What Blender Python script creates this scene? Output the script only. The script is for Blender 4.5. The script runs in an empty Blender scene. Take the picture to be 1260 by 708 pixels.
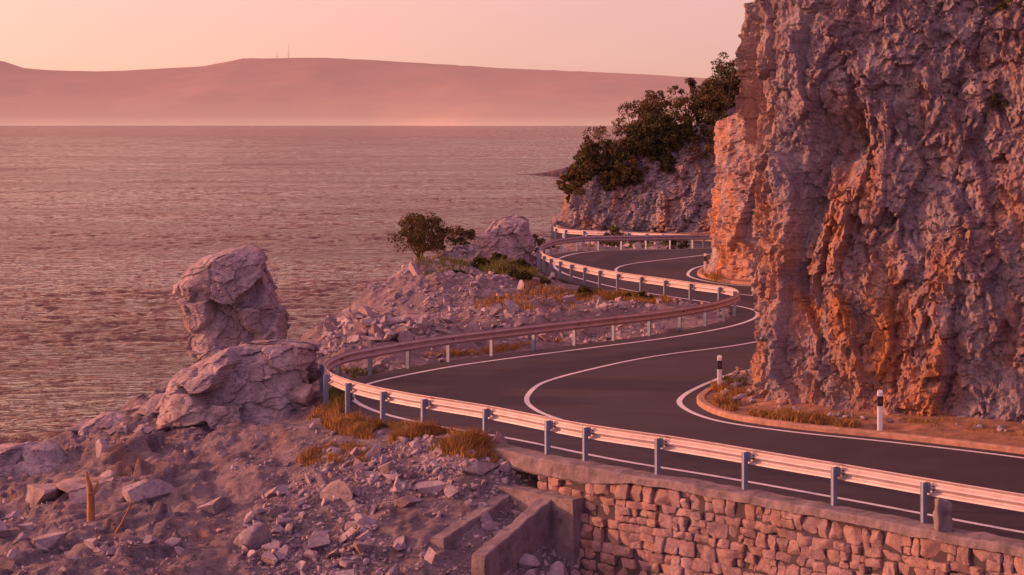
import bpy, bmesh, math, random
import numpy as np
from mathutils import Vector
random.seed(7); rng=np.random.default_rng(7)
S=bpy.context.scene
# ------------------------------------------------------------ numpy noise
def _h(ix,iy,iz,s):
    h=(ix.astype(np.int64)*374761393+iy.astype(np.int64)*668265263+iz.astype(np.int64)*2147483647+s*974634777)&0xffffffff
    h=((h^(h>>13))*1274126177)&0xffffffff
    h=((h^(h>>16))*2246822519)&0xffffffff
    h=h^(h>>15)
    return (h&0xffffff)/16777216.0
def vnoise(P,s=0):
    F=np.floor(P); f=P-F; f=f*f*f*(f*(f*6-15)+10); I=F.astype(np.int64)
    x,y,z=I[:,0],I[:,1],I[:,2]; a,b,c=f[:,0],f[:,1],f[:,2]
    def L(u,v,t): return u+(v-u)*t
    c00=L(_h(x,y,z,s),_h(x+1,y,z,s),a); c10=L(_h(x,y+1,z,s),_h(x+1,y+1,z,s),a)
    c01=L(_h(x,y,z+1,s),_h(x+1,y,z+1,s),a); c11=L(_h(x,y+1,z+1,s),_h(x+1,y+1,z+1,s),a)
    return L(L(c00,c10,b),L(c01,c11,b),c)*2-1
def fbm(P,o=4,s=0,g=.5):
    r=0;a=1;t=0
    for i in range(o):
        r=r+a*vnoise(P*(2.03**i)+i*17.3,s+i); t+=a; a*=g
    return r/t
def ridged(P,o=3,s=0,g=.5):
    r=0;a=1;t=0
    for i in range(o):
        r=r+a*(1-2*np.abs(vnoise(P*(2.03**i)+i*11.3,s+i))); t+=a; a*=g
    return r/t
def voro(P,s=0,flat=False):
    F=np.floor(P); I=F.astype(np.int64); n=len(P)
    f1=np.full(n,9.);f2=np.full(n,9.);cid=np.zeros(n);vec=np.zeros((n,3))
    for dx in(-1,0,1):
        for dy in(-1,0,1):
            for dz in((0,) if flat else(-1,0,1)):
                x,y,z=I[:,0]+dx,I[:,1]+dy,I[:,2]+dz
                a=x+_h(x,y,z,s);b=y+_h(x,y,z,s+1);c=z+(0 if flat else _h(x,y,z,s+2))
                v=P-np.stack([a,b,c],1)
                if flat:v[:,2]=0
                d=np.abs(v).sum(1)*.55+np.sqrt((v*v).sum(1))*.45 if not flat else np.sqrt((v*v).sum(1)); m=d<f1
                f2=np.where(m,f1,np.minimum(f2,d)); f1=np.where(m,d,f1)
                cid=np.where(m,_h(x,y,z,s+3),cid); vec[m]=v[m]
    return f1,f2,cid,vec
def sstep(x,a,b):
    t=np.clip((x-a)/(b-a),0,1); return t*t*(3-2*t)
def facet(P,sc,s,k=.9,st=(1,1,1),crack=.5,flat=False,cw=.07,rot=None):
    Q=P/(sc*np.array(st))
    if rot is not None: Q=(P@rot)/(sc*np.array(st))
    f1,f2,c,v=voro(Q,s,flat)
    d=np.stack([np.modf(c*97.1)[0]-.5,np.modf(c*313.7)[0]-.5,np.modf(c*711.3)[0]-.5],1)
    return (c-.5)+k*2*(v*d).sum(1)-crack*(1-sstep(f2-f1,0,cw))
def euler(a,b,c):
    from mathutils import Euler
    return np.array(Euler((a,b,c)).to_matrix())
# ------------------------------------------------------------ mesh helpers
def mesh_np(name,V,F,mat,smooth=True,parent=None):
    me=bpy.data.meshes.new(name); V=np.ascontiguousarray(V,dtype=np.float32); F=np.ascontiguousarray(F,dtype=np.int32)
    me.vertices.add(len(V)); me.vertices.foreach_set("co",V.ravel())
    me.loops.add(F.size); me.loops.foreach_set("vertex_index",F.ravel())
    me.polygons.add(len(F)); me.polygons.foreach_set("loop_start",np.arange(0,F.size,F.shape[1],dtype=np.int32))
    me.update(calc_edges=True)
    me.polygons.foreach_set("use_smooth",np.full(len(F),smooth))
    for m in (mat if isinstance(mat,(list,tuple)) else [mat]): me.materials.append(m)
    me.validate(); me.update()
    ob=bpy.data.objects.new(name,me); S.collection.objects.link(ob)
    if parent: ob.parent=parent
    return ob
def empty(name):
    e=bpy.data.objects.new(name,None); S.collection.objects.link(e); return e
def gridF(r,c,wrap=False):
    i=np.arange(r-1)[:,None]*c; cc=c if wrap else c-1
    j=np.arange(cc)[None]; j2=(j+1)%c
    return np.stack([i+j,i+j2,i+c+j2,i+c+j],-1).reshape(-1,4)
def crom(P,n=20):
    P=np.array(P,float); A=np.vstack([2*P[0]-P[1],P,2*P[-1]-P[-2]]); o=[]
    for i in range(1,len(A)-2):
        for t in np.arange(n)/n:
            a,b,c,d=A[i-1:i+3]
            o.append(.5*((2*b)+(-a+c)*t+(2*a-5*b+4*c-d)*t*t+(-a+3*b-3*c+d)*t**3))
    o.append(A[-2]); return np.array(o)
def nrm2(P,sm=0):
    t=np.gradient(P[:,:2],axis=0)
    if sm:
        k=np.ones(sm)/sm
        t=np.stack([np.convolve(np.pad(t[:,i],sm//2,mode='edge'),k,'same')[sm//2:sm//2+len(t)] for i in(0,1)],1)
    t/=np.linalg.norm(t,axis=1,keepdims=True)+1e-9
    return np.stack([-t[:,1],t[:,0]],1)
class Box:
    def __init__(s): s.V=[];s.F=[];s.n=0
    def add(s,V,F):
        V=np.asarray(V,float);F=np.asarray(F); s.V.append(V);s.F.append(F+s.n);s.n+=len(V)
    def box(s,c,ax,ay,hx,hy,z0,z1):
        c=np.array(c);V=[]
        for z in(z0,z1):
            for a,b in((-1,-1),(1,-1),(1,1),(-1,1)):
                p=c+np.array(ax)*a*hx+np.array(ay)*b*hy; V.append((p[0],p[1],z))
        s.add(V,[(0,3,2,1),(4,5,6,7),(0,1,5,4),(1,2,6,5),(2,3,7,6),(3,0,4,7)])
    def done(s,name,mat,smooth=False,parent=None):
        return mesh_np(name,np.vstack(s.V),np.vstack(s.F),mat,smooth,parent)
# ------------------------------------------------------------ materials
def newmat(name):
    m=bpy.data.materials.new(name); m.use_nodes=True; nt=m.node_tree
    return m,nt,nt.nodes["Principled BSDF"]
def N(nt,t,**k):
    n=nt.nodes.new(t)
    for a,b in k.items():
        if a in n.inputs.keys(): n.inputs[a].default_value=b
        else: setattr(n,a,b)
    return n
def pos(nt,scale=(1,1,1)):
    g=N(nt,"ShaderNodeNewGeometry"); m=N(nt,"ShaderNodeMapping"); m.inputs["Scale"].default_value=scale
    nt.links.new(g.outputs["Position"],m.inputs["Vector"]); return m.outputs[0]
def noise(nt,v,sc,det=5,rough=.6,dist=0):
    n=N(nt,"ShaderNodeTexNoise"); n.inputs["Scale"].default_value=sc;n.inputs["Detail"].default_value=det;n.inputs["Roughness"].default_value=rough;n.inputs["Distortion"].default_value=dist
    nt.links.new(v,n.inputs["Vector"]); return n.outputs["Fac"]
def ramp(nt,f,st):
    r=N(nt,"ShaderNodeValToRGB"); e=r.color_ramp.elements
    while len(e)<len(st): e.new(.5)
    for i,(p,c) in enumerate(st): e[i].position=p; e[i].color=(*c,1) if len(c)==3 else c
    nt.links.new(f,r.inputs[0]); return r.outputs[0]
def mixc(nt,f,a,b,mode='MIX'):
    m=N(nt,"ShaderNodeMix",data_type='RGBA',blend_type=mode)
    for s,x in((0,f),(6,a),(7,b)):
        if isinstance(x,bpy.types.NodeSocket): nt.links.new(x,m.inputs[s])
        else: m.inputs[s].default_value=x if s==0 else (*x,1)
    return m.outputs[2]
def bump(nt,b,h,st,dist,prev=None):
    n=N(nt,"ShaderNodeBump"); n.inputs["Strength"].default_value=st;n.inputs["Distance"].default_value=dist
    nt.links.new(h,n.inputs["Height"])
    if prev: nt.links.new(prev,n.inputs["Normal"])
    nt.links.new(n.outputs[0],b.inputs["Normal"]); return n.outputs[0]
def rockmat(name,grey,light,stain,stain_lo,stain_hi,rough=.9,fine=6,bs=.08,zst=None,streak=.8):
    m,nt,b=newmat(name); b.inputs["Roughness"].default_value=rough; b.inputs["Specular IOR Level"].default_value=.2
    v=pos(nt); vs=pos(nt,(1,1,.35))
    c=mixc(nt,ramp(nt,noise(nt,v,fine*.25,8,.7),[(.38,(0,0,0)),(.62,(1,1,1))]),grey,light)
    s=ramp(nt,noise(nt,vs,.45,7,.68),[(stain_lo,(0,0,0)),(stain_hi,(1,1,1))])
    if zst:
        g=N(nt,"ShaderNodeNewGeometry");sx=N(nt,"ShaderNodeSeparateXYZ");nt.links.new(g.outputs["Position"],sx.inputs[0])
        mr=N(nt,"ShaderNodeMapRange");nt.links.new(sx.outputs[2],mr.inputs[0])
        mr.inputs[1].default_value=zst[0];mr.inputs[2].default_value=zst[1];mr.inputs[3].default_value=1.;mr.inputs[4].default_value=.15
        mm=N(nt,"ShaderNodeMath",operation='MULTIPLY');nt.links.new(mr.outputs[0],mm.inputs[0]);nt.links.new(s,mm.inputs[1]);s=mm.outputs[0]
    c=mixc(nt,s,c,stain)
    d=ramp(nt,noise(nt,pos(nt,(1,1,.28)),2.2,8,.72),[(.33,(.55,.52,.55)),(.5,(1,1,1)),(.72,(1.2,1.2,1.2))])
    c=mixc(nt,streak,c,d,'MULTIPLY')
    f=ramp(nt,noise(nt,v,fine*2.2,6,.75),[(.36,(.6,.58,.6)),(.55,(1.05,1.05,1.05))])
    c=mixc(nt,.8,c,f,'MULTIPLY')
    nt.links.new(c,b.inputs["Base Color"])
    n1=bump(nt,b,noise(nt,v,fine*.5,10,.75),1.,bs)
    bump(nt,b,noise(nt,v,fine*4,4,.7),.8,bs*.25,n1)
    return m
M_cliff=rockmat("limestone_cliff",(.36,.285,.33),(.58,.48,.50),(.70,.31,.14),.44,.60,zst=(3,11),bs=.12)
M_far=rockmat("limestone_far",(.30,.26,.30),(.52,.45,.47),(.50,.27,.18),.48,.66,bs=.2,fine=3)
M_rock=rockmat("limestone_boulder",(.30,.24,.27),(.54,.45,.475),(.48,.27,.20),.54,.75,bs=.07,streak=.6)
M_soil=rockmat("stony_ground",(.18,.14,.165),(.36,.285,.31),(.29,.17,.13),.56,.76,bs=.08,fine=8,streak=.5)
M_rub=rockmat("rubble_stone",(.28,.23,.26),(.50,.41,.445),(.42,.25,.18),.54,.8,bs=.03,fine=8,streak=.5)
M_wall=rockmat("wall_stone",(.26,.18,.195),(.46,.33,.335),(.44,.24,.18),.44,.72,bs=.04,fine=9,streak=.7)
def plain(name,col,rough=.6,metal=0,var=.25,sc=8,bs=.004,spec=.5):
    m,nt,b=newmat(name); v=pos(nt); n=noise(nt,v,sc,6,.65)
    a=tuple(x*(1-var) for x in col); z=tuple(min(1,x*(1+var)) for x in col)
    nt.links.new(ramp(nt,n,[(.3,a),(.7,z)]),b.inputs["Base Color"])
    b.inputs["Roughness"].default_value=rough;b.inputs["Metallic"].default_value=metal;b.inputs["Specular IOR Level"].default_value=spec
    if bs: bump(nt,b,noise(nt,v,sc*6,4,.6),.6,bs)
    return m
M_con=plain("concrete",(.20,.155,.17),.9,bs=.03,sc=3,var=.5)
M_kerb=plain("kerb_concrete",(.38,.22,.16),.9,bs=.01,sc=4,var=.35)
M_mort=plain("mortar",(.07,.05,.055),.95,bs=.02)
M_white=plain("road_paint",(.74,.72,.76),.6,var=.2,sc=12,bs=.001)
M_steel=plain("galvanised_steel",(.48,.40,.43),.55,metal=.3,var=.18,sc=2.5,bs=.0)
M_post=plain("post_steel",(.22,.27,.38),.5,metal=.3,var=.12,sc=5,bs=0)
M_plas=plain("white_plastic",(.8,.8,.8),.4,var=.04,bs=0)
M_blk=plain("black_band",(.02,.02,.02),.5,var=.1,bs=0)
M_red=plain("reflector_red",(.35,.05,.03),.2,var=.1,bs=0)
M_soilv=plain("verge_soil",(.28,.14,.085),.95,var=.5,sc=3,bs=.04)
M_bark=plain("bark",(.10,.07,.055),.9,bs=.01)
M_wood=plain("weathered_wood",(.36,.17,.08),.85,bs=.01,var=.4)
def leafmat(name,a,b_):
    m,nt,b=newmat(name); v=pos(nt); nt.links.new(ramp(nt,noise(nt,v,1.1,4,.7),[(.35,a),(.65,b_)]),b.inputs["Base Color"])
    b.inputs["Roughness"].default_value=.75;b.inputs["Specular IOR Level"].default_value=.2; return m
M_leaf=leafmat("foliage",(.04,.042,.016),(.13,.11,.035))
M_leaf2=leafmat("foliage_dry",(.08,.06,.025),(.19,.12,.05))
M_dry=leafmat("dry_grass",(.26,.13,.045),(.46,.27,.09))
M_grn=leafmat("green_grass",(.09,.10,.025),(.22,.21,.05))
M_asph,nt,b=newmat("asphalt"); v=pos(nt); n=noise(nt,v,.5,7,.65,.6); n2=noise(nt,v,40,3,.7)
c=ramp(nt,n,[(.3,(.044,.033,.044)),(.7,(.070,.055,.069))]); c=mixc(nt,.5,c,ramp(nt,n2,[(.3,(.5,.5,.5)),(.7,(1.4,1.4,1.4))]),'MULTIPLY')
nt.links.new(c,b.inputs["Base Color"]); b.inputs["Roughness"].default_value=.72; b.inputs["Specular IOR Level"].default_value=.25; bump(nt,b,n2,.5,.006)
# sea
M_sea,nt,b=newmat("sea_water"); b.inputs["Base Color"].default_value=(.075,.018,.034,1);b.inputs["IOR"].default_value=1.33
w2=noise(nt,pos(nt,(.5,1.2,1)),.6,4,.7); w3=noise(nt,pos(nt,(.2,1,1)),.015,6,.7); w1=noise(nt,pos(nt,(.3,1,1)),.1,5,.7)
n1=bump(nt,b,w1,1.,2.8); n2=bump(nt,b,w2,1.,1.5,n1)
nt.links.new(ramp(nt,w3,[(.40,(.03,.03,.03)),(.62,(.13,.13,.13))]),b.inputs["Roughness"])
# ------------------------------------------------------------ road alignment
R=[(20,24.5),(14.2,30.6),(9.12,36.2),(6.35,39.5),(4.0,42.2),(1.7,44.6),(-.53,47.5),(-2.6,49.8),(-4.2,52.3),(-5.1,55.2),(-4.9,58.0),(-3.9,60.3),(-2.2,63),(0,65.6),(1.9,67.7),(4.83,71),(7.14,74.4),(8.46,77.5),(8.9,80.1),(8.6,82),(7.7,83.6),(5.93,87.2),(4.35,90.6),(2.69,96.2),(1.7,101.4),(1.45,106.5),(1.85,111.6),(3.26,116.5),(6.25,120.2),(9.87,123.4),(13,127),(14,133),(12.5,140),(9,146.5),(5.6,149.5),(3.6,152.5),(3.2,158),(4,170)]
I=[(25,29.5),(19.2,36.2),(14,42.5),(11.2,45.5),(8.92,47.5),(6.9,49),(5.44,50.5),(4.8,51.8),(4.5,53.3),(4.5,54.6),(4.8,56),(5.2,57.2),(5.7,58.5),(6.7,60.7),(8.1,62.3),(10.3,64.8),(12.5,68),(15,72.5),(16.3,80),(15.8,86),(14.2,89.5),(12,91.8),(10.1,93.4),(9.0,96),(8.6,98.8),(8.9,101.8),(9.5,104.5),(10.7,107.5),(12.5,110.5),(15.5,114.5),(18.5,119),(21,131),(19,144),(12,153.5),(9.5,155.7),(8.3,157.5),(8.3,161),(9.4,170)]
C=[(22.4,27),(16.5,33.2),(11.4,39.1),(8.6,42.3),(6.2,44.7),(4.1,46.9),(2.3,49.1),(1.1,51.4),(.55,53.2),(.4,55.1),(.7,57.6),(1.25,59.3),(2.2,61.2),(3.6,63.6),(5.1,65.6),(7.5,68.1),(9.6,71.2),(11.7,75),(12.6,80),(12.1,84),(10.8,86.9),(8.9,89.7),(7.2,92.4),(5.9,96.4),(5.3,100.2),(5.3,103.4),(5.9,106.2),(7.3,109),(9.2,111.8),(12.5,117),(15.8,123),(17.5,132),(15.8,142),(10.5,150),(7.5,152.6),(6,155.2),(5.8,160),(6.6,170)]
def rz(y): return np.interp(y,[0,118,125,133,146,200],[0,0,-.3,-.9,-1.35,-1.5])
Rc,Ic,Cc=crom(R,14),crom(I,14),crom(C,14)
nR,nI,nC=nrm2(Rc,9),nrm2(Ic,9),nrm2(Cc,9)
o=Rc+nR*.25; i_=Ic-nI*.45; st=np.linspace(0,1,9)
V=[]
for k,t in enumerate(st):
    p=o+(i_-o)*t; V.append(np.column_stack([p,rz(p[:,1])]))
V=[np.column_stack([o,rz(o[:,1])-.5])]+V+[np.column_stack([i_,rz(i_[:,1])-.4])]
V=np.stack(V,1); mesh_np("road",V.reshape(-1,3),gridF(V.shape[0],V.shape[1]),M_asph,False)
mk=empty("road_markings")
def ribbon(name,P,n,off,w,dz,mat,parent=None):
    a=P+n*(off-w/2);b_=P+n*(off+w/2)
    V=np.stack([np.column_stack([a,rz(a[:,1])+dz]),np.column_stack([b_,rz(b_[:,1])+dz])],1)
    return mesh_np(name,V.reshape(-1,3),gridF(len(P),2),mat,False,parent)
ribbon("sea_edge_line",Rc,nR,-.75,.15,.006,M_white,mk)
ribbon("inner_edge_line",Ic,nI,0,.15,.006,M_white,mk)
ribbon("centre_line",Cc,nC,0,.14,.006,M_white,mk)
def sweep(P,n,prof,dz=None):
    z=rz(P[:,1]); V=np.stack([np.column_stack([P+n*a,z+b]) for a,b in prof],1)
    return V
pr=[(-.46,-.3),(-.46,.10),(-.50,.13),(-.66,.13),(-.68,.11),(-.68,-.3)]
V=sweep(Ic,nI,pr); mesh_np("kerb",V.reshape(-1,3),gridF(len(Ic),len(pr)),M_kerb,False)
ts=np.concatenate([np.linspace(.66,3.5,40),np.linspace(3.8,7,6)])
P3=[]
for t in ts:
    p=Ic-nI*t; P3.append(np.column_stack([p,rz(p[:,1])+.09+.22*sstep(np.full(len(p),t),.9,3)]))
V=np.stack(P3,1).reshape(-1,3)
V[:,2]+=.07*fbm(V*1.8,4,5)*np.clip((np.tile(ts,len(Ic))-.7)*2,0,1)
mesh_np("verge",V,gridF(len(Ic),len(ts)),M_soilv)
# ------------------------------------------------------------ terrain
ctrl=[(-.56,46.5,-.13),(-.53,44.5,-1.22),(-.51,42.5,-2.0),(-3.46,48,-.37),(-3.24,45,-1.32),(-3.06,42.5,-2.19),(-6.6,50,-.7),(-6.07,46,-1.52),(-5.6,42.5,-2.19),
(-10.18,53,-1.19),(-9.02,47,-1.71),(-8.16,42.5,-2.19),(-14.1,56,-2.02),(-12.3,49,-2.1),(-10.8,43,-2.3),(-11.87,56,-1.01),(-9.8,57,-.1),(-7.4,56,-.5),(-5.6,54.5,-.25),
(-6.5,66,.1),(-6.62,72,.24),(-6.19,86,.38),(-5.1,98,.56),(-3.02,108,.89),(-1.79,112,.78),(-3.74,72,.35),(-.96,80,.3),(-1.1,92,.3),(2.2,79.5,.1),(5.4,79,.08),(.83,104,.05),(-3.2,84,.75),(-2.6,96,.7),
(-7.5,60.5,-.2),(-10.2,66,-3),(-10.8,74,-4),(-10.2,86,-4),(-9.2,98,-3.6),(-7.5,110,-3),(-12.5,61,-3.2),(-16.5,61,-6),(-19,52,-6),(-16,46,-4),(-14,40,-4),
(.55,43.6,-1.95),(.2,44.3,-1.5),(3.4,41,-3.2),(6.5,37.2,-3.6),(10,33,-4),(15,27.5,-4.2),(1.5,43.3,-2.5),(0,38,-3.8),(-5,38,-3.6),(-10,38,-3.8),(5,33,-5),(0,30,-6),(-10,30,-6),(-18,38,-7),(0,15,-8),(-12,10,-9),(15,10,-8),
(-25,40,-14),(-28,60,-18),(-22,78,-17),(-20,92,-17),(-18,108,-17),(-3,122,-2),(-10,124,-12),(2,128,-1.2),(6,134,-1.2),(0,140,-3),(-8,142,-13),(-12,165,-19),(-5,165,-9),(-9,190,-20),(0,150,-4),(0,165,-5),(2,185,-8),(-45,30,-26),(-45,80,-27),(-45,140,-27),(-30,190,-27),(-25,125,-25),(-30,5,-22)]
for k in range(7,36): 
    n=nR[k*14]; p=Rc[k*14]+n*.6; ctrl.append((p[0],p[1],rz(p[1])-.1))
cp=np.array(ctrl); 
def kern(A,B): return np.sqrt(((A[:,None,:]-B[None])**2).sum(2)+1.)
K=kern(cp[:,:2],cp[:,:2]); n=len(cp)
A=np.zeros((n+1,n+1));A[:n,:n]=K;A[:n,n]=1;A[n,:n]=1
wt=np.linalg.solve(A,np.append(cp[:,2],0))
def var(a,segs):
    o=[a]
    for e,s in segs:
        m=max(1,int(round((e-o[-1])/s))); o+=list(np.linspace(o[-1],e,m+1)[1:])
    return np.array(o)
xs=var(-60,[(-18,2),(-15,.4),(3,.065),(12,.2),(62,3)])
ys=var(-15,[(36,1.5),(41,.2),(60,.07),(75,.14),(110,.25),(175,.7),(260,5)])
X,Y=np.meshgrid(xs,ys); xy=np.column_stack([X.ravel(),Y.ravel()])
Z=np.concatenate([kern(q,cp[:,:2])@wt[:n]+wt[n] for q in np.array_split(xy,40)])
Z=np.clip(Z,-30,3)
poly=np.vstack([Rc,[(4,200),(10,260),(70,260),(70,-20),(40,5)]])
def inside(q):
    r=np.zeros(len(q),bool); a=poly; b2=np.roll(poly,-1,0)
    for p1,p2 in zip(a,b2):
        c_=((p1[1]>q[:,1])!=(p2[1]>q[:,1]))
        with np.errstate(all='ignore'): c_&=q[:,0]<(p2[0]-p1[0])*(q[:,1]-p1[1])/(p2[1]-p1[1]+1e-12)+p1[0]
        r^=c_
    return r
ins=inside(xy)
dr=np.full(len(xy),99.)
for p in Rc[::3]: dr=np.minimum(dr,np.hypot(xy[:,0]-p[0],xy[:,1]-p[1]))
near=sstep(dr,.35,2.2)
T=np.column_stack([xy,np.zeros(len(xy))]); Wp=T+.12*np.stack([vnoise(T*1.9,3),vnoise(T*1.9,4),0*T[:,0]],1)
rocky=np.clip(sstep(-xy[:,0],5.5,8.5)+.8*sstep(fbm(T*.25,3,12),.05,.35),0,1)
Zn=.45*fbm(T*.35,4,1)+.16*fbm(T*1.3,4,8)+.05*ridged(T*3,4,9)
Zn+=rocky*(.30*facet(Wp,1.9,21,.8,(1.4,.8,1),flat=True,crack=.12,cw=.05)+.16*facet(Wp,.7,31,.9,(1.5,.8,1),flat=True,crack=.15,cw=.06)+.06*facet(Wp,.28,35,1,flat=True,crack=.3))+(1-rocky)*.05*facet(Wp,.3,51,1.,flat=True,crack=.2)
Z=Z+near*Zn+(1-near)*.03*fbm(T*4,3,2)
Z=np.where(ins,rz(xy[:,1])-.3,Z)
Zg=Z.reshape(X.shape)
mesh_np("ground",np.column_stack([xy,Z]),gridF(len(ys),len(xs)),M_soil)
def gz(x,y):
    i=np.clip(np.searchsorted(xs,x)-1,0,len(xs)-2); j=np.clip(np.searchsorted(ys,y)-1,0,len(ys)-2)
    a=(x-xs[i])/(xs[i+1]-xs[i]); b_=(y-ys[j])/(ys[j+1]-ys[j])
    return (Zg[j,i]*(1-a)*(1-b_)+Zg[j,i+1]*a*(1-b_)+Zg[j+1,i]*(1-a)*b_+Zg[j+1,i+1]*a*b_)
def gz1(x,y): return float(gz(np.array([x]),np.array([y]))[0])
# ------------------------------------------------------------ cliffs
foot=[(30,31,18,0,.1),(21.5,39.2,18,0,.12),(16.2,44.6,18,0,.14),(13,47.9,18,0,.12),(10.2,50.1,18,0,.10),(8,51.6,18,0,.07),(6.9,53.2,18,0,.03),(6.6,55,18,0,.02),(6.9,57.2,18,0,.03),(7.6,59.2,18,0,.05),(9.2,61.2,17,0,.06),(11.6,63.6,17,0,.1),
(14,67,16,0,.1),(17,72,16,0,.1),(18.6,80,15,0,.1),(18,87,14,0,.12),(15.5,91.2,12,0,.15),(12.6,93.6,9.5,0,.12),(10.4,95.6,8,0,.05),(9.75,98.3,7.4,0,.06),(10.4,102,8,0,.15),(12.3,106,9,0,.2),(15.5,110.5,10,0,.3),(22,118,12,-.3,.4),(24.5,131,12,-.9,.5),(22,145,13,-1.3,.5),(17.5,154,11.5,-1.3,.5),(14,156.6,9.2,-1.4,.45),(10.5,158.2,7,-1.4,.4),(7.5,159.4,5.4,-1.4,.35),(5,160.6,4,-1.4,.3),(4,163.5,3.2,-1.4,.3),(4.3,170,4,-1.4,.4),(8,185,6,-1.6,.5),(16,205,8,-2,.5)]
fc=crom(foot,60); seg=np.linalg.norm(np.diff(fc[:,:2],axis=0),axis=1); s=np.append(0,np.cumsum(seg))
nn=nrm2(fc,121)
den=np.where((fc[:,1]>45)&(fc[:,1]<60),1/.036,1/.45); den=np.where((fc[:,1]>91)&(fc[:,1]<108),1/.12,den); den=np.where((fc[:,1]>150)&(fc[:,1]<172),1/.12,den)
cum=np.append(0,np.cumsum(seg*(den[1:]+den[:-1])/2)); ncol=int(cum[-1])
k=np.interp(np.arange(ncol),cum,np.arange(len(fc)))
fp=np.stack([np.interp(k,np.arange(len(fc)),fc[:,q]) for q in range(5)],1); fn=np.stack([np.interp(k,np.arange(len(fc)),nn[:,q]) for q in(0,1)],1); fn/=np.linalg.norm(fn,axis=1,keepdims=True)
NV=340
vv=np.concatenate([np.linspace(-.06,.64,NV-40),np.linspace(.65,1,40)]); back=np.concatenate([[0]*NV,[.7,1.6,3,5,8,12,18]]); vv=np.concatenate([vv,[1.03,1.06,1.09,1.12,1.15,1.17,1.15]])
B=[]
for v_,bk in zip(vv,back):
    h=fp[:,2]*v_; off=-(fp[:,4]*np.maximum(h,0)+bk)+.35*np.clip(1-np.maximum(h,0)/.9,0,1)**2
    B.append(np.column_stack([fp[:,:2]+fn*off[:,None],fp[:,3]+h]))
B=np.stack(B,1); sh=B.shape; Pb=B.reshape(-1,3); Nn=np.repeat(fn,sh[1],0)
Wq=Pb+.045*np.stack([fbm(Pb*3.2,3,61),fbm(Pb*3.2,3,62),fbm(Pb*3.2,3,63)],1)
r1,r2,r3,r4=euler(.08,.14,.3),euler(-.12,-.1,.9),euler(.2,.2,1.7),euler(.4,-.3,.2)
D=.30*fbm(Pb/np.array([4.5,4.5,9]),2,70)
D+=.36*facet(Wq,2.6,71,1.0,(1,1,2.1),.04,cw=.02,rot=r1)
D+=.25*facet(Wq+3,1.25,81,1.3,(1,1,2.1),.07,cw=.03,rot=r2)
D+=.15*facet(Wq+9,.6,91,1.4,(1,1,1.7),.14,cw=.05,rot=r3)
D+=.085*facet(Wq+5,.28,96,1.5,(1,1,1.4),.25,cw=.07,rot=r4)
D+=.04*facet(Wq+7,.14,98,1.5,(1,1,1.2),.3,cw=.1,rot=r1)
D+=.05*ridged((Pb@r2)*np.array([1.1,1.1,.3]),4,101,.6)
D+=.03*ridged(Pb*3.2,3,95,.6)
def gau(c_,r_): return np.exp(-(((Pb-np.array(c_))/np.array(r_))**2).sum(1))
D-=1.1*gau((8.35,52,6.9),(.55,3,.7)); D-=.5*gau((7.6,52.5,5.2),(.35,3,1.6)); D+=.35*gau((8.4,52,8.6),(1.2,3,.6))
ht=np.tile(vv,sh[0])*np.repeat(fp[:,2],sh[1]); D*=sstep(ht,-.6,.9)*.75+.25
D*=np.repeat(np.interp(fp[:,1],[0,90,96,104,112,150,200],[1,1,.8,.8,1.2,1.2,1.2]),sh[1])
D=D-.02
Pc=Pb.copy(); Pc[:,:2]+=Nn*D[:,None]; Pc[:,2]+=.2*fbm(Pb*.9,3,99)*sstep(ht,.3,2)
ob=mesh_np("limestone_cliff",Pc,gridF(sh[0],sh[1]),[M_cliff,M_far],False)
fm=np.repeat((fp[:-1,1]>112).astype(np.int32),sh[1]-1); ob.data.polygons.foreach_set("material_index",fm)
Pcg=Pc.reshape(sh)
# ------------------------------------------------------------ big rocks
def profrock(name,lv,cy,ryk,seed,amp=1.,na=260,nz=200,mat=None,sq=2.8,st=(1.3,1.3,.8)):
    lv=np.array(lv,float); zz=np.linspace(lv[0,0],lv[-1,0],nz); cx=np.interp(zz,lv[:,0],lv[:,1]); rx=np.interp(zz,lv[:,0],lv[:,2])
    a=np.linspace(0,2*np.pi,na,endpoint=False); ca,sa=np.cos(a),np.sin(a); rr=1/(np.abs(ca)**sq+np.abs(sa)**sq)**(1/sq)
    V=np.stack([cx[:,None]+rx[:,None]*(rr*ca)[None],cy+ryk*rx[:,None]*(rr*sa)[None],np.repeat(zz[:,None],na,1)],-1).reshape(-1,3)
    cen=np.column_stack([np.repeat(cx,na),np.full(nz*na,cy)]); d=V[:,:2]-cen; d/=np.linalg.norm(d,axis=1,keepdims=True)+1e-6
    W=V+.04*np.stack([vnoise(V*3,seed),vnoise(V*3,seed+1),vnoise(V*3,seed+2)],1)
    ra_,rb_=euler(.2,-.35,.4),euler(-.3,.25,1.1)
    D=amp*(.13*fbm(V*.8,3,seed+3)+.34*facet(W,1.6,seed+5,1.3,st,.10,cw=.025,rot=ra_)+.11*facet(W,.7,seed+9,1.3,st,.22,cw=.035,rot=rb_)+.03*facet(W,.22,seed+12,1.3,st,.4,rot=ra_)+.03*ridged(V*2.2,4,seed))
    D*=np.clip(np.repeat(rx,na)/.5,0.1,1)
    V[:,:2]+=d*D[:,None]; V[:,2]+=amp*.12*fbm(V*1.3,3,seed+20)
    return mesh_np(name,V,gridF(nz,na,True),mat or M_rock,False)
profrock("sea_stack_rock",[(-1.2,-8.1,1.5),(.35,-8.05,1.12),(.8,-8.1,1.2),(1.5,-8.2,1.3),(2.7,-8.42,1.25),(3.2,-8.3,1.05),(3.5,-8.1,.85),(3.74,-7.85,.5),(3.8,-7.8,.05)],60,.9,300,1.)
profrock("boulder",[(-1.8,-7.6,2.5),(-.27,-7.45,2.0),(.4,-7.3,1.8),(.95,-6.95,1.4),(1.38,-6.5,.8),(1.55,-6.4,.05)],55.8,.8,340,1.)
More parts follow.
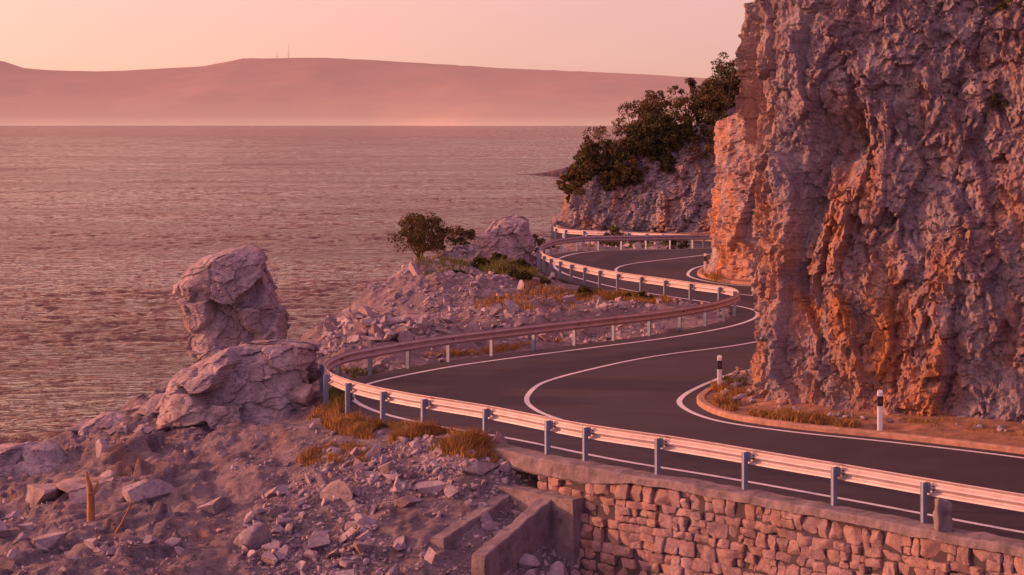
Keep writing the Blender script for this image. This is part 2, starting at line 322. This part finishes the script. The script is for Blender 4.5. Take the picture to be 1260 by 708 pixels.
profrock("boulder",[(-.6,-.3,1.6),(0,-.3,1.45),(1.45,-.43,1.3),(2.2,0,.85),(2.58,.13,.05)],108,.9,380,.9,120,80)
profrock("boulder",[(-2.6,-13.2,1.8),(-1.6,-13.0,1.3),(-1.15,-12.8,.7),(-1.0,-12.8,.05)],54,.8,420,.9,140,90)
profrock("boulder",[(-2.2,-11.2,1.7),(-1.0,-11.1,1.2),(-.6,-10.9,.6),(-.5,-10.9,.05)],56,.8,460,.9,140,90)
profrock("boulder",[(-2,-9.6,1.4),(-.6,-9.4,1.1),(.0,-9.2,.6),(.15,-9.1,.05)],56,.8,480,.9,140,90)
profrock("boulder",[(-2.6,-10.2,1.6),(-1.7,-10.1,1.1),(-1.35,-10.0,.6),(-1.25,-10,.05)],50,.8,520,.9,140,90)
# ------------------------------------------------------------ rubble
def ico(sub):
    bm=bmesh.new(); bmesh.ops.create_icosphere(bm,subdivisions=sub,radius=1); V=np.array([v.co[:] for v in bm.verts]);F=np.array([[v.index for v in f.verts] for f in bm.faces]); bm.free(); return V,F
def protos(sub,n):
    V0,F=ico(sub); o=[]
    for i in range(n):
        V=V0.copy()
        for j in range(10):
            d=rng.normal(size=3); d/=np.linalg.norm(d); c_=rng.uniform(.25,.62); e=V@d-c_; V-=np.where(e>0,e,0)[:,None]*d
        V*=rng.uniform(.6,1.25,3)*np.array([1,1,.8])*1.15; o.append(V)
    return o,F
Pr1,F1=protos(2,16); Pr2,F2=protos(4,12)
def rotm():
    q=rng.normal(size=4);q/=np.linalg.norm(q);w,x,y,z=q
    return np.array([[1-2*(y*y+z*z),2*(x*y-z*w),2*(x*z+y*w)],[2*(x*y+z*w),1-2*(x*x+z*z),2*(y*z-x*w)],[2*(x*z-y*w),2*(y*z+x*w),1-2*(x*x+y*y)]])
def scatter(name,pts,mat):
    bx=Box()
    for x,y,z,r in pts:
        big=r>.17; pr=(Pr2 if big else Pr1); V=pr[rng.integers(len(pr))]@rotm().T*r*np.array([1,1,.85])
        bx.add(V+np.array([x,y,z+r*.12]),F2 if big else F1)
    return bx.done(name,mat,False)
pts=[]
def region(x0,x1,y0,y1,n,rmin,rmax,pw=2.2,th=-.12):
    x=rng.uniform(x0,x1,n);y=rng.uniform(y0,y1,n);q=np.column_stack([x,y]); ok=~inside(q)
    d=np.full(n,99.)
    for p in Rc[::5]: d=np.minimum(d,np.hypot(x-p[0],y-p[1]))
    ok&=d>.55
    cl=fbm(np.column_stack([x,y,0*x])*.5,3,200); ok&=(cl+rng.uniform(-.25,.25,n))>th
    r=rmin*(1-rng.uniform(0,1,n))**(-1/pw); r=np.minimum(r,rmax); z=gz(x,y)
    pts.extend(np.column_stack([x,y,z,r])[ok].tolist())
region(-15,2,41,55,6500,.03,.30,2.2,-.05)
region(-6,2,41,48.5,5200,.035,.30,2.2,-.2)
region(-8,6,60,84,3600,.06,.38,2.1)
region(-6.5,-2,66,78,1300,.12,.42,2)
region(-7,2,84,118,1200,.09,.5,2.)
region(-2,10,118,150,300,.12,.5,2.)
for a in np.linspace(17.5*14,21*14,110):
    k_=int(a); p=Rc[k_]+nR[k_]*rng.uniform(.35,.9); pts.append((p[0],p[1],-.12+rng.uniform(0,.1),rng.uniform(.12,.3)))
ci=rng.integers(0,ncol,320)
for c_ in ci:
    q=fp[c_,:2]+fn[c_]*rng.uniform(.3,1.0)
    if q[1]<62: pts.append((q[0],q[1],.2,rng.uniform(.03,.15)))
scatter("rubble",pts,M_rub)
for x,y,r in((-3.9,46.2,.5),(-5.6,44.6,.42),(-4.3,44.3,.36),(-.75,45.9,.36),(-2.3,45.2,.28),(-8.6,48.5,.5),(-6.9,47.2,.33),(-11.5,50,.7),(-12.2,47.5,.6),(-10.3,45.5,.45),(-3.2,43.6,.3)):
    Vh,Fh=ico(5)
    for j in range(11):
        d=rng.normal(size=3);d/=np.linalg.norm(d);e=Vh@d-rng.uniform(.3,.65);Vh-=np.where(e>0,e,0)[:,None]*d
    Vh=Vh*np.array([1.35,1.15,.95])*r; Vh+=.05*r*ridged(Vh*4+x,3,7)[:,None]*Vh/r
    mesh_np("rock",Vh+np.array([x,y,gz1(x,y)+r*.15]),Fh,M_rock)
# ------------------------------------------------------------ stone retaining wall
wall=empty("stone_retaining_wall")
sR=np.append(0,np.cumsum(np.linalg.norm(np.diff(Rc,axis=0),axis=1)))
def Rat(a):
    p=np.array([np.interp(a,sR,Rc[:,0]),np.interp(a,sR,Rc[:,1])]); n_=np.array([np.interp(a,sR,nR[:,0]),np.interp(a,sR,nR[:,1])]); n_/=np.linalg.norm(n_); return p,n_
def sOf(x,y): return sR[np.argmin(np.hypot(Rc[:,0]-x,Rc[:,1]-y))]
s_end=sOf(1.1,45.4); 
def ublock():
    bm=bmesh.new(); bmesh.ops.create_cube(bm,size=2); bmesh.ops.subdivide_edges(bm,edges=bm.edges,cuts=8,use_grid_fill=True)
    V=np.array([v.co[:] for v in bm.verts]);F=np.array([[v.index for v in f.verts] for f in bm.faces]);bm.free();return V,F
UV_,UF=ublock()
bl=Box()
def stone(a,w,zt,hh,batter):
    p,n_=Rat(a+w/2); t_=np.array([n_[1],-n_[0]])
    V=UV_.copy(); V=V/np.maximum(1,(np.abs(V)**9).sum(1)**(1/9))[:,None]
    seed=rng.uniform(0,99,3)
    V[:,2]*=1+rng.uniform(-.07,.07)*V[:,0]; V[:,0]*=1+rng.uniform(-.06,.06)*V[:,2]
    half=np.array([w/2-.004,.17,hh/2-.003]); V=V*half
    V+=.022*np.stack([vnoise(V*7+seed,1),vnoise(V*6+seed,2)*2.2,vnoise(V*7+seed,3)],1)+.012*np.stack([vnoise(V*22+seed,4),vnoise(V*22+seed,5)*1.8,vnoise(V*22+seed,6)],1)
    for j in range(3):
        d=np.array([rng.uniform(-.5,.5),1,rng.uniform(-.5,.5)]);d/=np.linalg.norm(d);e=V@d-rng.uniform(.13,.18);V-=np.where(e>0,e,0)[:,None]*d
    V[:,1]+=rng.uniform(-.06,.05)
    an=rng.normal()*.03; c_,s_=math.cos(an),math.sin(an); V=V@np.array([[c_,0,s_],[0,1,0],[-s_,0,c_]])
    q=p+n_*(.34+batter)
    bl.add(np.column_stack([q[0]+t_[0]*V[:,0]+n_[0]*V[:,1],q[1]+t_[1]*V[:,0]+n_[1]*V[:,1],zt-hh/2+V[:,2]+.03*math.sin(a*.9)+.015*math.sin(a*2.3+zt*9)]),UF)
z=-.16
while z>-6:
    h=rng.uniform(.17,.36); a=rng.uniform(0,.3)+3; batter=(-.16-z)*.10
    while a<s_end:
        w=rng.uniform(.18,.55)
        if h>.28 and rng.uniform()<.35:
            f=rng.uniform(.4,.6); stone(a,w*.8,z,h*f,batter); stone(a,w*.8,z-h*f,h*(1-f),batter); a+=w*.8
        else: stone(a,w,z+rng.uniform(-.01,.01),h*rng.uniform(.97,1.05),batter); a+=w
    z-=h
bl.done("stones",M_wall,True,wall)
sa=np.arange(2.5,s_end-.05,.4); rows=[]
for zz in(-.1,-6.2):
    rows.append([(*(Rat(a)[0]+Rat(a)[1]*(.40+(-.16-zz)*.10)),zz) for a in sa])
mesh_np("mortar_core",np.array(rows).reshape(-1,3),gridF(2,len(sa)),M_mort,False,wall)
p,n_=Rat(s_end); 
bx=Box(); bx.box(p-n_*.55,(n_[1],-n_[0]),n_,.12,1.0,-6,-.31); bx.done("wall_end",M_mort,False,wall)
s0,s1=1.,sOf(-1.2,48.2); aa=np.arange(s0,s1,.08); pr=[(.02,-.5),(.02,.035),(.05,.055),(.22,.052),(.36,.05),(.5,.035),(.54,.0),(.545,-.13),(.50,-.15),(.30,-.15)]
V=[]
for a in aa:
    p,n_=Rat(a); kx=sstep(np.array([a]),s_end-3.0,s_end-1.2)[0]
    V.append([(p[0]+n_[0]*u,p[1]+n_[1]*u,(w_*(1+1.4*kx) if w_<-.1 and u>.2 else w_)) for u,w_ in pr])
V=np.array(V).reshape(-1,3); V+= .045*np.stack([fbm(V*2.9,6,11,.6),fbm(V*2.9,6,12,.6),fbm(V*2.2,6,13,.6)],1)
mesh_np("concrete_edge_beam",V,gridF(len(aa),len(pr)),M_con,False)
bb=Box()
p,n_=Rat(sOf(8.15,37.5)); 
V=UV_.copy(); V/=np.maximum(1,(np.abs(V)**10).sum(1)**.1)[:,None]; V=V*np.array([.15,.13,.3]); V+=.03*np.stack([vnoise(V*7+2,1),vnoise(V*7,2),vnoise(V*7,3)],1); V[:,2]=np.where(V[:,2]>.2,V[:,2]-.3*V[:,0],V[:,2])
q=p+n_*.36; V=V+np.array([q[0],q[1],.30]); bb.add(V,UF); bb.done("concrete_marker_stone",M_con,True)
cul=empty("concrete_culvert")
def prism(name,a,b_,zb0,zb1,zbot,th):
    a=np.array(a,float);b_=np.array(b_,float);d=(b_-a)/np.linalg.norm(b_-a);n_=np.array([-d[1],d[0]])*th/2
    m=30; V=[]; sec=[(1,zbot-zb0)]+[(1,-.9),(1,-.5),(1,-.25),(1,0),(.85,.02),(0,.02),(-.85,.02),(-1,0),(-1,-.25),(-1,-.5),(-1,-.9),(-1,zbot-zb0)]
    for i in range(m+1):
        t=i/m;c_=a+(b_-a)*t; zt=zb0+(zb1-zb0)*t
        for sgn,zz in sec: V.append((*(c_+n_*sgn),zt+zz))
    V=np.array(V); V+=.05*np.stack([fbm(V*2.8,5,41),fbm(V*2.8,5,42),fbm(V*2.8,5,43)],1)
    k_=len(sec); F=gridF(m+1,k_).tolist()
    for base in(0,m*k_):
        for i in range(k_//2-1):
            j=k_-1-i; F.append([base+i,base+i+1,base+j-1,base+j])
    mesh_np(name,V,np.array(F),M_con,False,cul)
prism("wing_wall_1",(.95,44.75),(-.7,42.3),-.62,-1.55,-4,.34)
prism("wing_wall_2",(-.1,45.4),(-1.6,43.3),-.80,-1.40,-4,.34)
prism("head_wall",(1.5,44.0),(-.5,46.0),-.68,-.68,-3,.5)
prism("apron",(-.95,43.4),(.35,44.6),-2.1,-1.75,-3.6,1.0)
# ------------------------------------------------------------ guardrail
gr=empty("guardrail")
ai=np.arange(.5,sR[-1],.25); PP=np.array([Rat(a)[0] for a in ai]); NN=np.array([Rat(a)[1] for a in ai])
pr=[(0,.86),(.012,.853),(-.055,.815),(-.075,.79),(-.068,.762),(.0,.72),(.01,.70),(.0,.68),(-.068,.638),(-.075,.61),(-.055,.585),(.012,.547),(0,.54)]
V=sweep(PP,NN,pr); V[:,:,2]+=(.012*fbm(np.column_stack([PP*.35,0*PP[:,0]]),3,5))[:,None]
ob=mesh_np("beam",V.reshape(-1,3),gridF(len(PP),len(pr)),M_steel,True,gr)
md=ob.modifiers.new("t",'SOLIDIFY'); md.thickness=.006
known=[(12.4,32.6),(10.8,34.3),(9.3,36.0),(7.88,37.9),(6.35,39.5),(4.81,41.3),(3.23,43.0),(1.7,44.6),(.91,45.6),(-.53,47.5),(-1.95,49.2),(-3.13,50.6),(-4.04,52.1)]
sp=[sOf(*q) for q in known]; a=sp[-1]+2
while a<sR[-1]-1: sp.append(a); a+=2.05
a=sp[0]-2
while a>1: sp.append(a); a-=2
pb=Box();bb=Box();rf=Box();sl=Box()
for kk,a in enumerate(sp):
    p,n_=Rat(a);t_=np.array([n_[1],-n_[0]]); z=float(rz(p[1]))
    pb.box(p+n_*.10,t_,n_,.004,.055,z-.5,z+.80)
    pb.box(p+n_*.157+t_*.026,t_,n_,.030,.003,z-.5,z+.80); pb.box(p+n_*.043+t_*.026,t_,n_,.030,.003,z-.5,z+.80)
    pb.box(p+n_*.152+t_*.056,t_,n_,.003,.012,z-.5,z+.80)
    pb.box(p+n_*.022,t_,n_,.05,.018,z+.60,z+.80)
    for dz in(.735,.665):
        for dt in(-.13,.13):
            bb.box(p+n_*.018+t_*dt,t_,n_,.014,.014,z+dz-.014,z+dz+.014)
    if kk%3==0: rf.box(p-n_*.02+t_*.12,t_,n_,.03,.012,z+.68,z+.73)
    if kk%2==0:
        V=sweep(np.array([p+t_*.16,p-t_*.16]),np.array([n_,n_]),[(u+.010,w_+.002) for u,w_ in pr]); sl.add(V.reshape(-1,3),gridF(2,len(pr)))
pb.done("posts",M_post,False,gr); bb.done("bolts",M_blk,False,gr); rf.done("reflectors",M_red,False,gr); sl.done("splice_plates",M_steel,False,gr)
# ------------------------------------------------------------ delineators
def delineator(x,y):
    e=empty("delineator_post"); z=float(rz(y))+.08
    pf=[(-.06,-.045),(-.035,-.055),(.035,-.055),(.06,-.045),(.06,.03),(.0,.055),(-.06,.03)]
    def part(nm,z0,z1,k,mat,slope=0):
        V=[(x+a*k,y+b_*k,z0) for a,b_ in pf]+[(x+a*k,y+b_*k,z1+slope*(b_+.05)) for a,b_ in pf]
        m=len(pf); me=bpy.data.meshes.new(nm); me.from_pydata(V,[],[tuple(range(m))[::-1],tuple(range(m,2*m))]+[(i,(i+1)%m,m+(i+1)%m,m+i) for i in range(m)]); me.materials.append(mat)
        o=bpy.data.objects.new(nm,me);S.collection.objects.link(o);o.parent=e
    part("post_body",z-.15,z+.93,1,M_plas,.5); part("black_band",z+.60,z+.84,1.04,M_blk)
    b_=Box(); b_.box((x,y-.060),(1,0),(0,1),.018,.003,z+.68,z+.76); b_.done("reflector",M_red,False,e)
delineator(8.83,48.75); delineator(5.72,56.0); delineator(9.45,99.4)
# ------------------------------------------------------------ vegetation
def leaves(bx,cs,per,size):
    cs=np.array(cs); n=len(cs)*per; c_=np.repeat(cs,per,0); d=rng.normal(size=(n,3)); d/=np.linalg.norm(d,axis=1,keepdims=True)
    P=c_[:,:3]+d*(c_[:,3]*rng.uniform(.2,1,n)**.5)[:,None]*np.array([1,1,.75])
    u=rng.normal(size=(n,3));u/=np.linalg.norm(u,axis=1,keepdims=True);w=np.cross(u,rng.normal(size=(n,3)));w/=np.linalg.norm(w,axis=1,keepdims=True)
    s_=size*rng.uniform(.5,1.3,n)[:,None]
    V=np.stack([P-u*s_,P+w*s_*.45,P+u*s_,P-w*s_*.45],1).reshape(-1,3); bx.add(V,np.arange(4*n).reshape(-1,4))
def limb(bx,a,b_,r0,r1,m=5):
    a=np.array(a);b_=np.array(b_);d=b_-a;d/=np.linalg.norm(d);u=np.cross(d,(0,1,.1));u/=np.linalg.norm(u);w=np.cross(d,u);V=[]
    for i in range(5):
        t=i/4;c_=a+(b_-a)*t+rng.normal(size=3)*.02*np.linalg.norm(b_-a)*(0<i<4); r=r0+(r1-r0)*t
        for j in range(m): q=2*math.pi*j/m; V.append(c_+r*(u*math.cos(q)+w*math.sin(q)))
    bx.add(V,gridF(5,m,True))
def shrub(name,x,y,z,w,h,ncl=26,per=110,leaf=.09,mat=None,trunk=.25):
    e=empty(name); tb=Box();lb=Box();cs=[]
    for i in range(ncl):
        a=rng.uniform(0,2*math.pi);rr=rng.uniform(0,1)**.5; q=rng.uniform(trunk,1)
        k_=math.sin(min(1,(q-trunk+.25)/(1.25-trunk))*math.pi*.85)**.6
        c_=(x+w/2*rr*k_*math.cos(a),y+w/2*rr*k_*math.sin(a),z+h*q*(1-.2*rr),w*rng.uniform(.07,.17)); cs.append(c_)
        if i<9: m_=(x+(c_[0]-x)*.3,y+(c_[1]-y)*.3,z+h*trunk*rng.uniform(.6,1.2)); limb(tb,(x,y,z-.2),m_,.05*h*.5,.03*h*.5); limb(tb,m_,c_[:3],.03*h*.5,.008)
    leaves(lb,cs,per,leaf); tb.done("limbs",M_bark,True,e); lb.done("crown",mat or M_leaf,False,e); return e
shrub("small_tree",-4.9,107,.45,3.0,2.4,64,120,.07,M_leaf2,.15)
shrub("shrub",-2.75,109,.75,1.9,1.25,20,90,.08,M_leaf2,.1)
shrub("shrub",-3.6,108,.7,1.2,.8,14,80,.07,M_leaf2,.1)
for x,y,w,h in((1.0,121,2.0,1.6),(.2,124,1.8,1.4),(2.1,126,1.6,1.0),(6.6,133,2.2,1.5),(8.4,136,1.6,.9),(5.2,131,1.4,.9),(10.5,131,2,.9),(-1.5,97,1.0,.5),(.3,86,1.1,.4),(-2.5,90,1.2,.5),(3.2,84.5,1.1,.4),(-.8,103,1.3,.6),(.5,99.5,1.2,.5),(5.2,83.5,1.2,.4),(-.2,94,1.2,.5),(1.2,90,1.,.4)):
    shrub("shrub",x,y,gz1(x,y),w,h,20,90,.08,M_leaf,.1)
top=np.where((fp[:,1]>153)&(fp[:,1]<167))[0]
for i in range(84):
    c_=top[int(len(top)*((i+rng.uniform(0,1))/84))]; r_=NV+rng.choice([-34,-18,-8,-3,0,1,2,3,4])
    p=Pcg[c_,r_]; hh=np.interp(p[0],[3,6,9,12,15,20],[2.2,3.4,4.8,4.8,4.4,4.0])*rng.uniform(.5,1.15)
    if r_<NV-5: hh*=.5
    tall=hh>3
    shrub("maquis_tree" if tall else "shrub",p[0],p[1],p[2]-.3,hh*(rng.uniform(.65,.95) if tall else rng.uniform(.95,1.4)),hh,28,90,.11,M_leaf if rng.uniform()<.6 else M_leaf2,.22 if tall else .12)
for tx,tz,w in((12.3,10.4,.9),(12.0,8.0,.6),(13.2,10.2,.7)):
    m=(Pcg[:,:,1]<60)&(Pcg[:,:,2]>0); dd=np.where(m,(Pcg[:,:,0]-tx)**2+(Pcg[:,:,2]-tz)**2+.02*(Pcg[:,:,1]-48)**2,9e9); c_,r_=np.unravel_index(np.argmin(dd),dd.shape); p=Pcg[c_,r_]
    shrub("cliff_plant",p[0],p[1]-.1,p[2]-.1,w,w*.6,12,70,.04,M_leaf,.05)
wd_=Box(); x,y=-9.65,46.6; z=gz1(x,y)
limb(wd_,(x,y,z-.3),(x-.02,y,z+.6),.10,.085,9); limb(wd_,(x-.02,y,z+.6),(x-.12,y+.05,z+1.1),.085,.03,9); limb(wd_,(x,y,z+.5),(x+.16,y,z+.9),.06,.02,7); wd_.done("weathered_tree_stump",M_wood,True)
wd_=Box(); x,y=-8.75,46.0; z=gz1(x,y)
limb(wd_,(x-.25,y,z-.05),(x+.05,y,z+.5),.028,.016,6); limb(wd_,(x+.05,y,z+.5),(x+.15,y+.1,z+.8),.016,.006,6); wd_.done("dead_branch",M_wood,True)
def grass(name,patches,mat):
    V=[]
    for cx,cy,rx,ry,rot,n,h in patches:
        a=rng.uniform(0,2*np.pi,n);r=rng.uniform(0,1,n)**.6;u=r*np.cos(a)*rx;v_=r*np.sin(a)*ry
        x=cx+u*math.cos(rot)-v_*math.sin(rot);y=cy+u*math.sin(rot)+v_*math.cos(rot)
        dn=fbm(np.stack([x,y,0*x],1)*1.6,2,77); ok=dn>-.2; x,y,dn=x[ok],y[ok],dn[ok]; m=len(x)
        z=np.where(inside(np.column_stack([x,y])),rz(y)+.12,gz(x,y)); hh=h*rng.uniform(.35,1.1,m)*(.6+1.0*np.clip(dn,0,1))
        d=rng.normal(size=(m,2)); w=.006+.004*(cy/50); th=rng.uniform(0,np.pi,m)
        bx_,by_=np.cos(th)*w,np.sin(th)*w
        A=np.stack([x-bx_,y-by_,z-.03],1);B_=np.stack([x+bx_,y+by_,z-.03],1)
        C_=np.stack([x+d[:,0]*hh*.15+bx_*.7,y+d[:,1]*hh*.15+by_*.7,z+hh*.6],1);C2=np.stack([x+d[:,0]*hh*.15-bx_*.7,y+d[:,1]*hh*.15-by_*.7,z+hh*.6],1)
        D_=np.stack([x+d[:,0]*hh*.4,y+d[:,1]*hh*.4,z+hh],1);D2=D_+np.array([.002,0,0])
        V.append(np.stack([A,B_,C_,C2,C2,C_,D_,D2],1).reshape(-1,3))
    V=np.vstack(V); q=np.arange(len(V)).reshape(-1,4); mesh_np(name,V,q,mat,False)
grass("dry_grass",[(-2.3,48.6,2.6,.5,-.85,10000,.34),(-3.9,50.4,1.5,.5,-1.0,4500,.32),(-1.1,46.9,1.1,.4,-.85,3500,.34),(-4.9,52.5,.5,.7,0,1500,.3),(-4.2,48.6,1.2,.5,-.6,1600,.2),
 (2.5,84,2.2,3.5,0,3500,.35),(5,82.5,1.8,2,0,2600,.4),(.5,79,2,3,0,1500,.3),(6.1,55.6,.5,1.6,.2,2600,.25),(7.2,50.2,1.6,.35,-.7,2600,.22),(11,48.5,2.5,.35,-.75,2600,.2),(5.6,53.2,.35,1.2,0,1600,.2),(15,45,2.5,.4,-.75,1500,.2),
 (-.5,66.8,3.5,.3,.85,1500,.25),(4,83.5,3,.5,1,1500,.4),(9.6,97,.4,3,0,800,.3),(3,128,3,4,0,1500,.5)],M_dry)
grass("green_grass",[(-.2,98,1.4,6,0,7000,.5),(.6,92,1,4,0,4500,.4),(-3.2,49.6,1.2,.4,-.9,2200,.3),(-1.6,47.5,.8,.4,-.85,1400,.36),(-4.6,61,.6,1,.3,700,.3),(6.2,57.2,.35,1,.1,900,.22),(-4.6,53.8,.4,1.1,0,1200,.35),(9,50.2,1,.3,-.6,700,.2),(-8.9,47.5,.8,.5,0,500,.15),(-3.4,98,1.5,6,0,2600,.35),(4,86,1.2,1.5,0,2000,.4),(8,131,3,3,0,1500,.6)],M_grn)
# ------------------------------------------------------------ sea: one sheet, finer towards the coast
ycol=np.concatenate([[-3000,-400,0,60],90*np.exp(np.linspace(0,math.log(4000/90),1250)),4000*np.exp(np.linspace(.15,2.72,25))])
ucol=np.concatenate([[-14,-5,-2,-1,-.7,-.55],np.linspace(-.42,.16,620),[.3,.4,.6,1,2,5,14]])
wd=np.maximum(ycol,60.)
U,YY=np.meshgrid(ucol,ycol); XX=U*wd[:,None]; q=np.column_stack([XX.ravel(),YY.ravel(),0*XX.ravel()])
th=.25; qx=q[:,0]*math.cos(th)+q[:,1]*math.sin(th); qy=-q[:,0]*math.sin(th)+q[:,1]*math.cos(th); qr=np.column_stack([qx,qy,0*qx])
grp=.8+1.1*fbm(qr/np.array([90,30,1]),5,7)
hz_=grp*(.19*ridged(qr/np.array([8,3.6,1]),2,3)+.15*ridged(qr/np.array([3.0,1.6,1]),2,13))
hz_+=.4*fbm(qr/np.array([60,20,1]),4,33)*sstep(q[:,1],500,2200)
edge=(sstep(q[:,1],60,110)*(1-sstep(q[:,1],3300,4000))*(np.abs(U.ravel()+.13)<.5)); q[:,2]=-20+hz_*edge
mesh_np("sea",q,gridF(len(ycol),len(ucol)),M_sea)
M_head=plain("headland_rock",(.12,.07,.08),.95,sc=.02,bs=0)
hx=np.linspace(2,160,80); V=[]
nh=fbm(np.column_stack([hx/14,0*hx,0*hx]),4,55)
for i,x in enumerate(hx):
    t=(x-2)/158; hgt=max(.1,1.0*sstep(np.array([t]),0,.2)[0]*(2.4+3*t)+1.8*nh[i]*sstep(np.array([t]),0,.1)[0])
    for qq,f in((-9,-.6),(-4,.6),(0,1),(5,.8),(14,-.6)): V.append((x,1050+qq+6*nh[(i*3)%80],-20+(hgt+.3)*f))
mesh_np("headland",np.array(V),gridF(80,5),M_head,False)
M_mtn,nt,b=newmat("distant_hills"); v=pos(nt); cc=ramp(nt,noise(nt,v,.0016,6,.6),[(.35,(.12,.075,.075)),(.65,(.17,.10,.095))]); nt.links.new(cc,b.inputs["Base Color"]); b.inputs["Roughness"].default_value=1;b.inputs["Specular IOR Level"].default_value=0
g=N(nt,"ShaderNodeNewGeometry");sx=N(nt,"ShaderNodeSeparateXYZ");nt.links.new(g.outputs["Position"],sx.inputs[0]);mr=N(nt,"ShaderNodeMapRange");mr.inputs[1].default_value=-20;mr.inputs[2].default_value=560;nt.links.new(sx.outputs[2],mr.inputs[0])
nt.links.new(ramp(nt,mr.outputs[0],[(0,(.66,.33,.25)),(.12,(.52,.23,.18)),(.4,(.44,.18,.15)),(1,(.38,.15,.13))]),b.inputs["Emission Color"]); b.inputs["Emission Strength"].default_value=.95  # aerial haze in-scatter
px=[-3000,-1200,-200,0,30,70,130,250,300,400,520,620,760,880,1100,1500,3500]; py=[110,85,62,74,84,87,88,82,72,71,78,84,90,97,104,108,125]
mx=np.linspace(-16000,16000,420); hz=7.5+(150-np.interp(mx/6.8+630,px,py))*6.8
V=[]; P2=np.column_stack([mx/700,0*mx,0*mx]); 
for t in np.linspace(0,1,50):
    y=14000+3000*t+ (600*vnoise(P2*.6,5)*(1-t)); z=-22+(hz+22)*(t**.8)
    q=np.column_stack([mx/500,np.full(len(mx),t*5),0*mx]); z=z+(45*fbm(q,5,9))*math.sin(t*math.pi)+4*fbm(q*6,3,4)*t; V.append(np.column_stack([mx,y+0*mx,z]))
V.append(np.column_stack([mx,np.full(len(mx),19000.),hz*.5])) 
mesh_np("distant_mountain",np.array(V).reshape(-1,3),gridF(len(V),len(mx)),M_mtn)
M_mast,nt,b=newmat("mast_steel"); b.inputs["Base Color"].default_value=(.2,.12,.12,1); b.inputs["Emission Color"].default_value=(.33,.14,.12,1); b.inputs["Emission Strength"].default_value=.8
for x,h,w in((-1870,105,4),(-1965,60,3)):
    bx=Box(); zb=7.5+79*6.8-8
    for sx_,sy_ in((-1,-1),(1,-1),(1,1),(-1,1)): limb(bx,(x+sx_*w,17000+sy_*w,zb),(x+sx_*w*.25,17000+sy_*w*.25,zb+h),.8,.5,4)
    for q in np.linspace(.1,.95,9):
        k_=w*(1-.75*q); bx.box((x,17000),(1,0),(0,1),k_,k_,zb+h*q,zb+h*q+.8)
    limb(bx,(x,17000,zb+h),(x,17000,zb+h*1.15),.8,.5,4); bx.done("radio_mast",M_mast,False)
# ------------------------------------------------------------ light
az,el=math.radians(-80),math.radians(10)
sd=Vector((math.sin(az)*math.cos(el),math.cos(az)*math.cos(el),math.sin(el)))
L=bpy.data.lights.new("sun",'SUN'); L.energy=4.8;L.angle=math.radians(2);L.color=(1,.37,.19)
lo=bpy.data.objects.new("sun",L);S.collection.objects.link(lo);lo.rotation_euler=(-sd).to_track_quat('-Z','Y').to_euler()
W=bpy.data.worlds.new("World");S.world=W;W.use_nodes=True;nt=W.node_tree;bg=nt.nodes["Background"];out=nt.nodes["World Output"]
sky=N(nt,"ShaderNodeTexSky");sky.sky_type='NISHITA';sky.sun_disc=False;sky.sun_elevation=el;sky.sun_rotation=az;sky.dust_density=4
nt.links.new(mixc(nt,1.,sky.outputs[0],(1,.45,.5),'MULTIPLY'),bg.inputs[0]);bg.inputs[1].default_value=.008
tc=N(nt,"ShaderNodeTexCoord");nz=N(nt,"ShaderNodeVectorMath",operation='NORMALIZE');nt.links.new(tc.outputs["Generated"],nz.inputs[0])
sp_=N(nt,"ShaderNodeSeparateXYZ");nt.links.new(nz.outputs[0],sp_.inputs[0])
front=ramp(nt,sp_.outputs[2],[(0,(.84,.40,.29)),(.03,(.85,.48,.41)),(.06,(.87,.50,.47)),(.12,(.86,.34,.29)),(.24,(.48,.135,.18)),(.5,(.38,.15,.24)),(1,(.44,.27,.48))])
backc=ramp(nt,sp_.outputs[2],[(0,(.60,.34,.46)),(.15,(.68,.40,.57)),(.4,(.56,.33,.57)),(1,(.44,.27,.48))])
fm_=N(nt,"ShaderNodeMapRange",interpolation_type='SMOOTHSTEP');nt.links.new(sp_.outputs[1],fm_.inputs[0]);fm_.inputs[1].default_value=-.35;fm_.inputs[2].default_value=.6
gcol=mixc(nt,fm_.outputs[0],backc,front)
dp=N(nt,"ShaderNodeVectorMath",operation='DOT_PRODUCT');nt.links.new(nz.outputs[0],dp.inputs[0]);dp.inputs[1].default_value=sd
mr=N(nt,"ShaderNodeMapRange");nt.links.new(dp.outputs["Value"],mr.inputs[0]);mr.inputs[1].default_value=.0;mr.inputs[2].default_value=1
pw=N(nt,"ShaderNodeMath",operation='POWER');nt.links.new(mr.outputs[0],pw.inputs[0]);pw.inputs[1].default_value=1.8
glow=mixc(nt,pw.outputs[0],(0,0,0),(2.1,.92,.42))
sm=mixc(nt,1.,gcol,glow,'ADD')
b2=N(nt,"ShaderNodeBackground");nt.links.new(sm,b2.inputs[0]);b2.inputs[1].default_value=.95
ad=N(nt,"ShaderNodeAddShader");nt.links.new(bg.outputs[0],ad.inputs[0]);nt.links.new(b2.outputs[0],ad.inputs[1]);nt.links.new(ad.outputs[0],out.inputs[0])
# ------------------------------------------------------------ camera
cam=bpy.data.cameras.new("camera");co=bpy.data.objects.new("camera",cam);S.collection.objects.link(co)
co.location=(0,0,7.5);co.rotation_euler=(math.radians(90),0,0);cam.sensor_width=36;cam.lens=71.43;cam.shift_y=-204/1260;cam.clip_start=.5;cam.clip_end=120000
S.camera=co
S.view_settings.view_transform='Standard';S.view_settings.look='None';S.view_settings.exposure=0
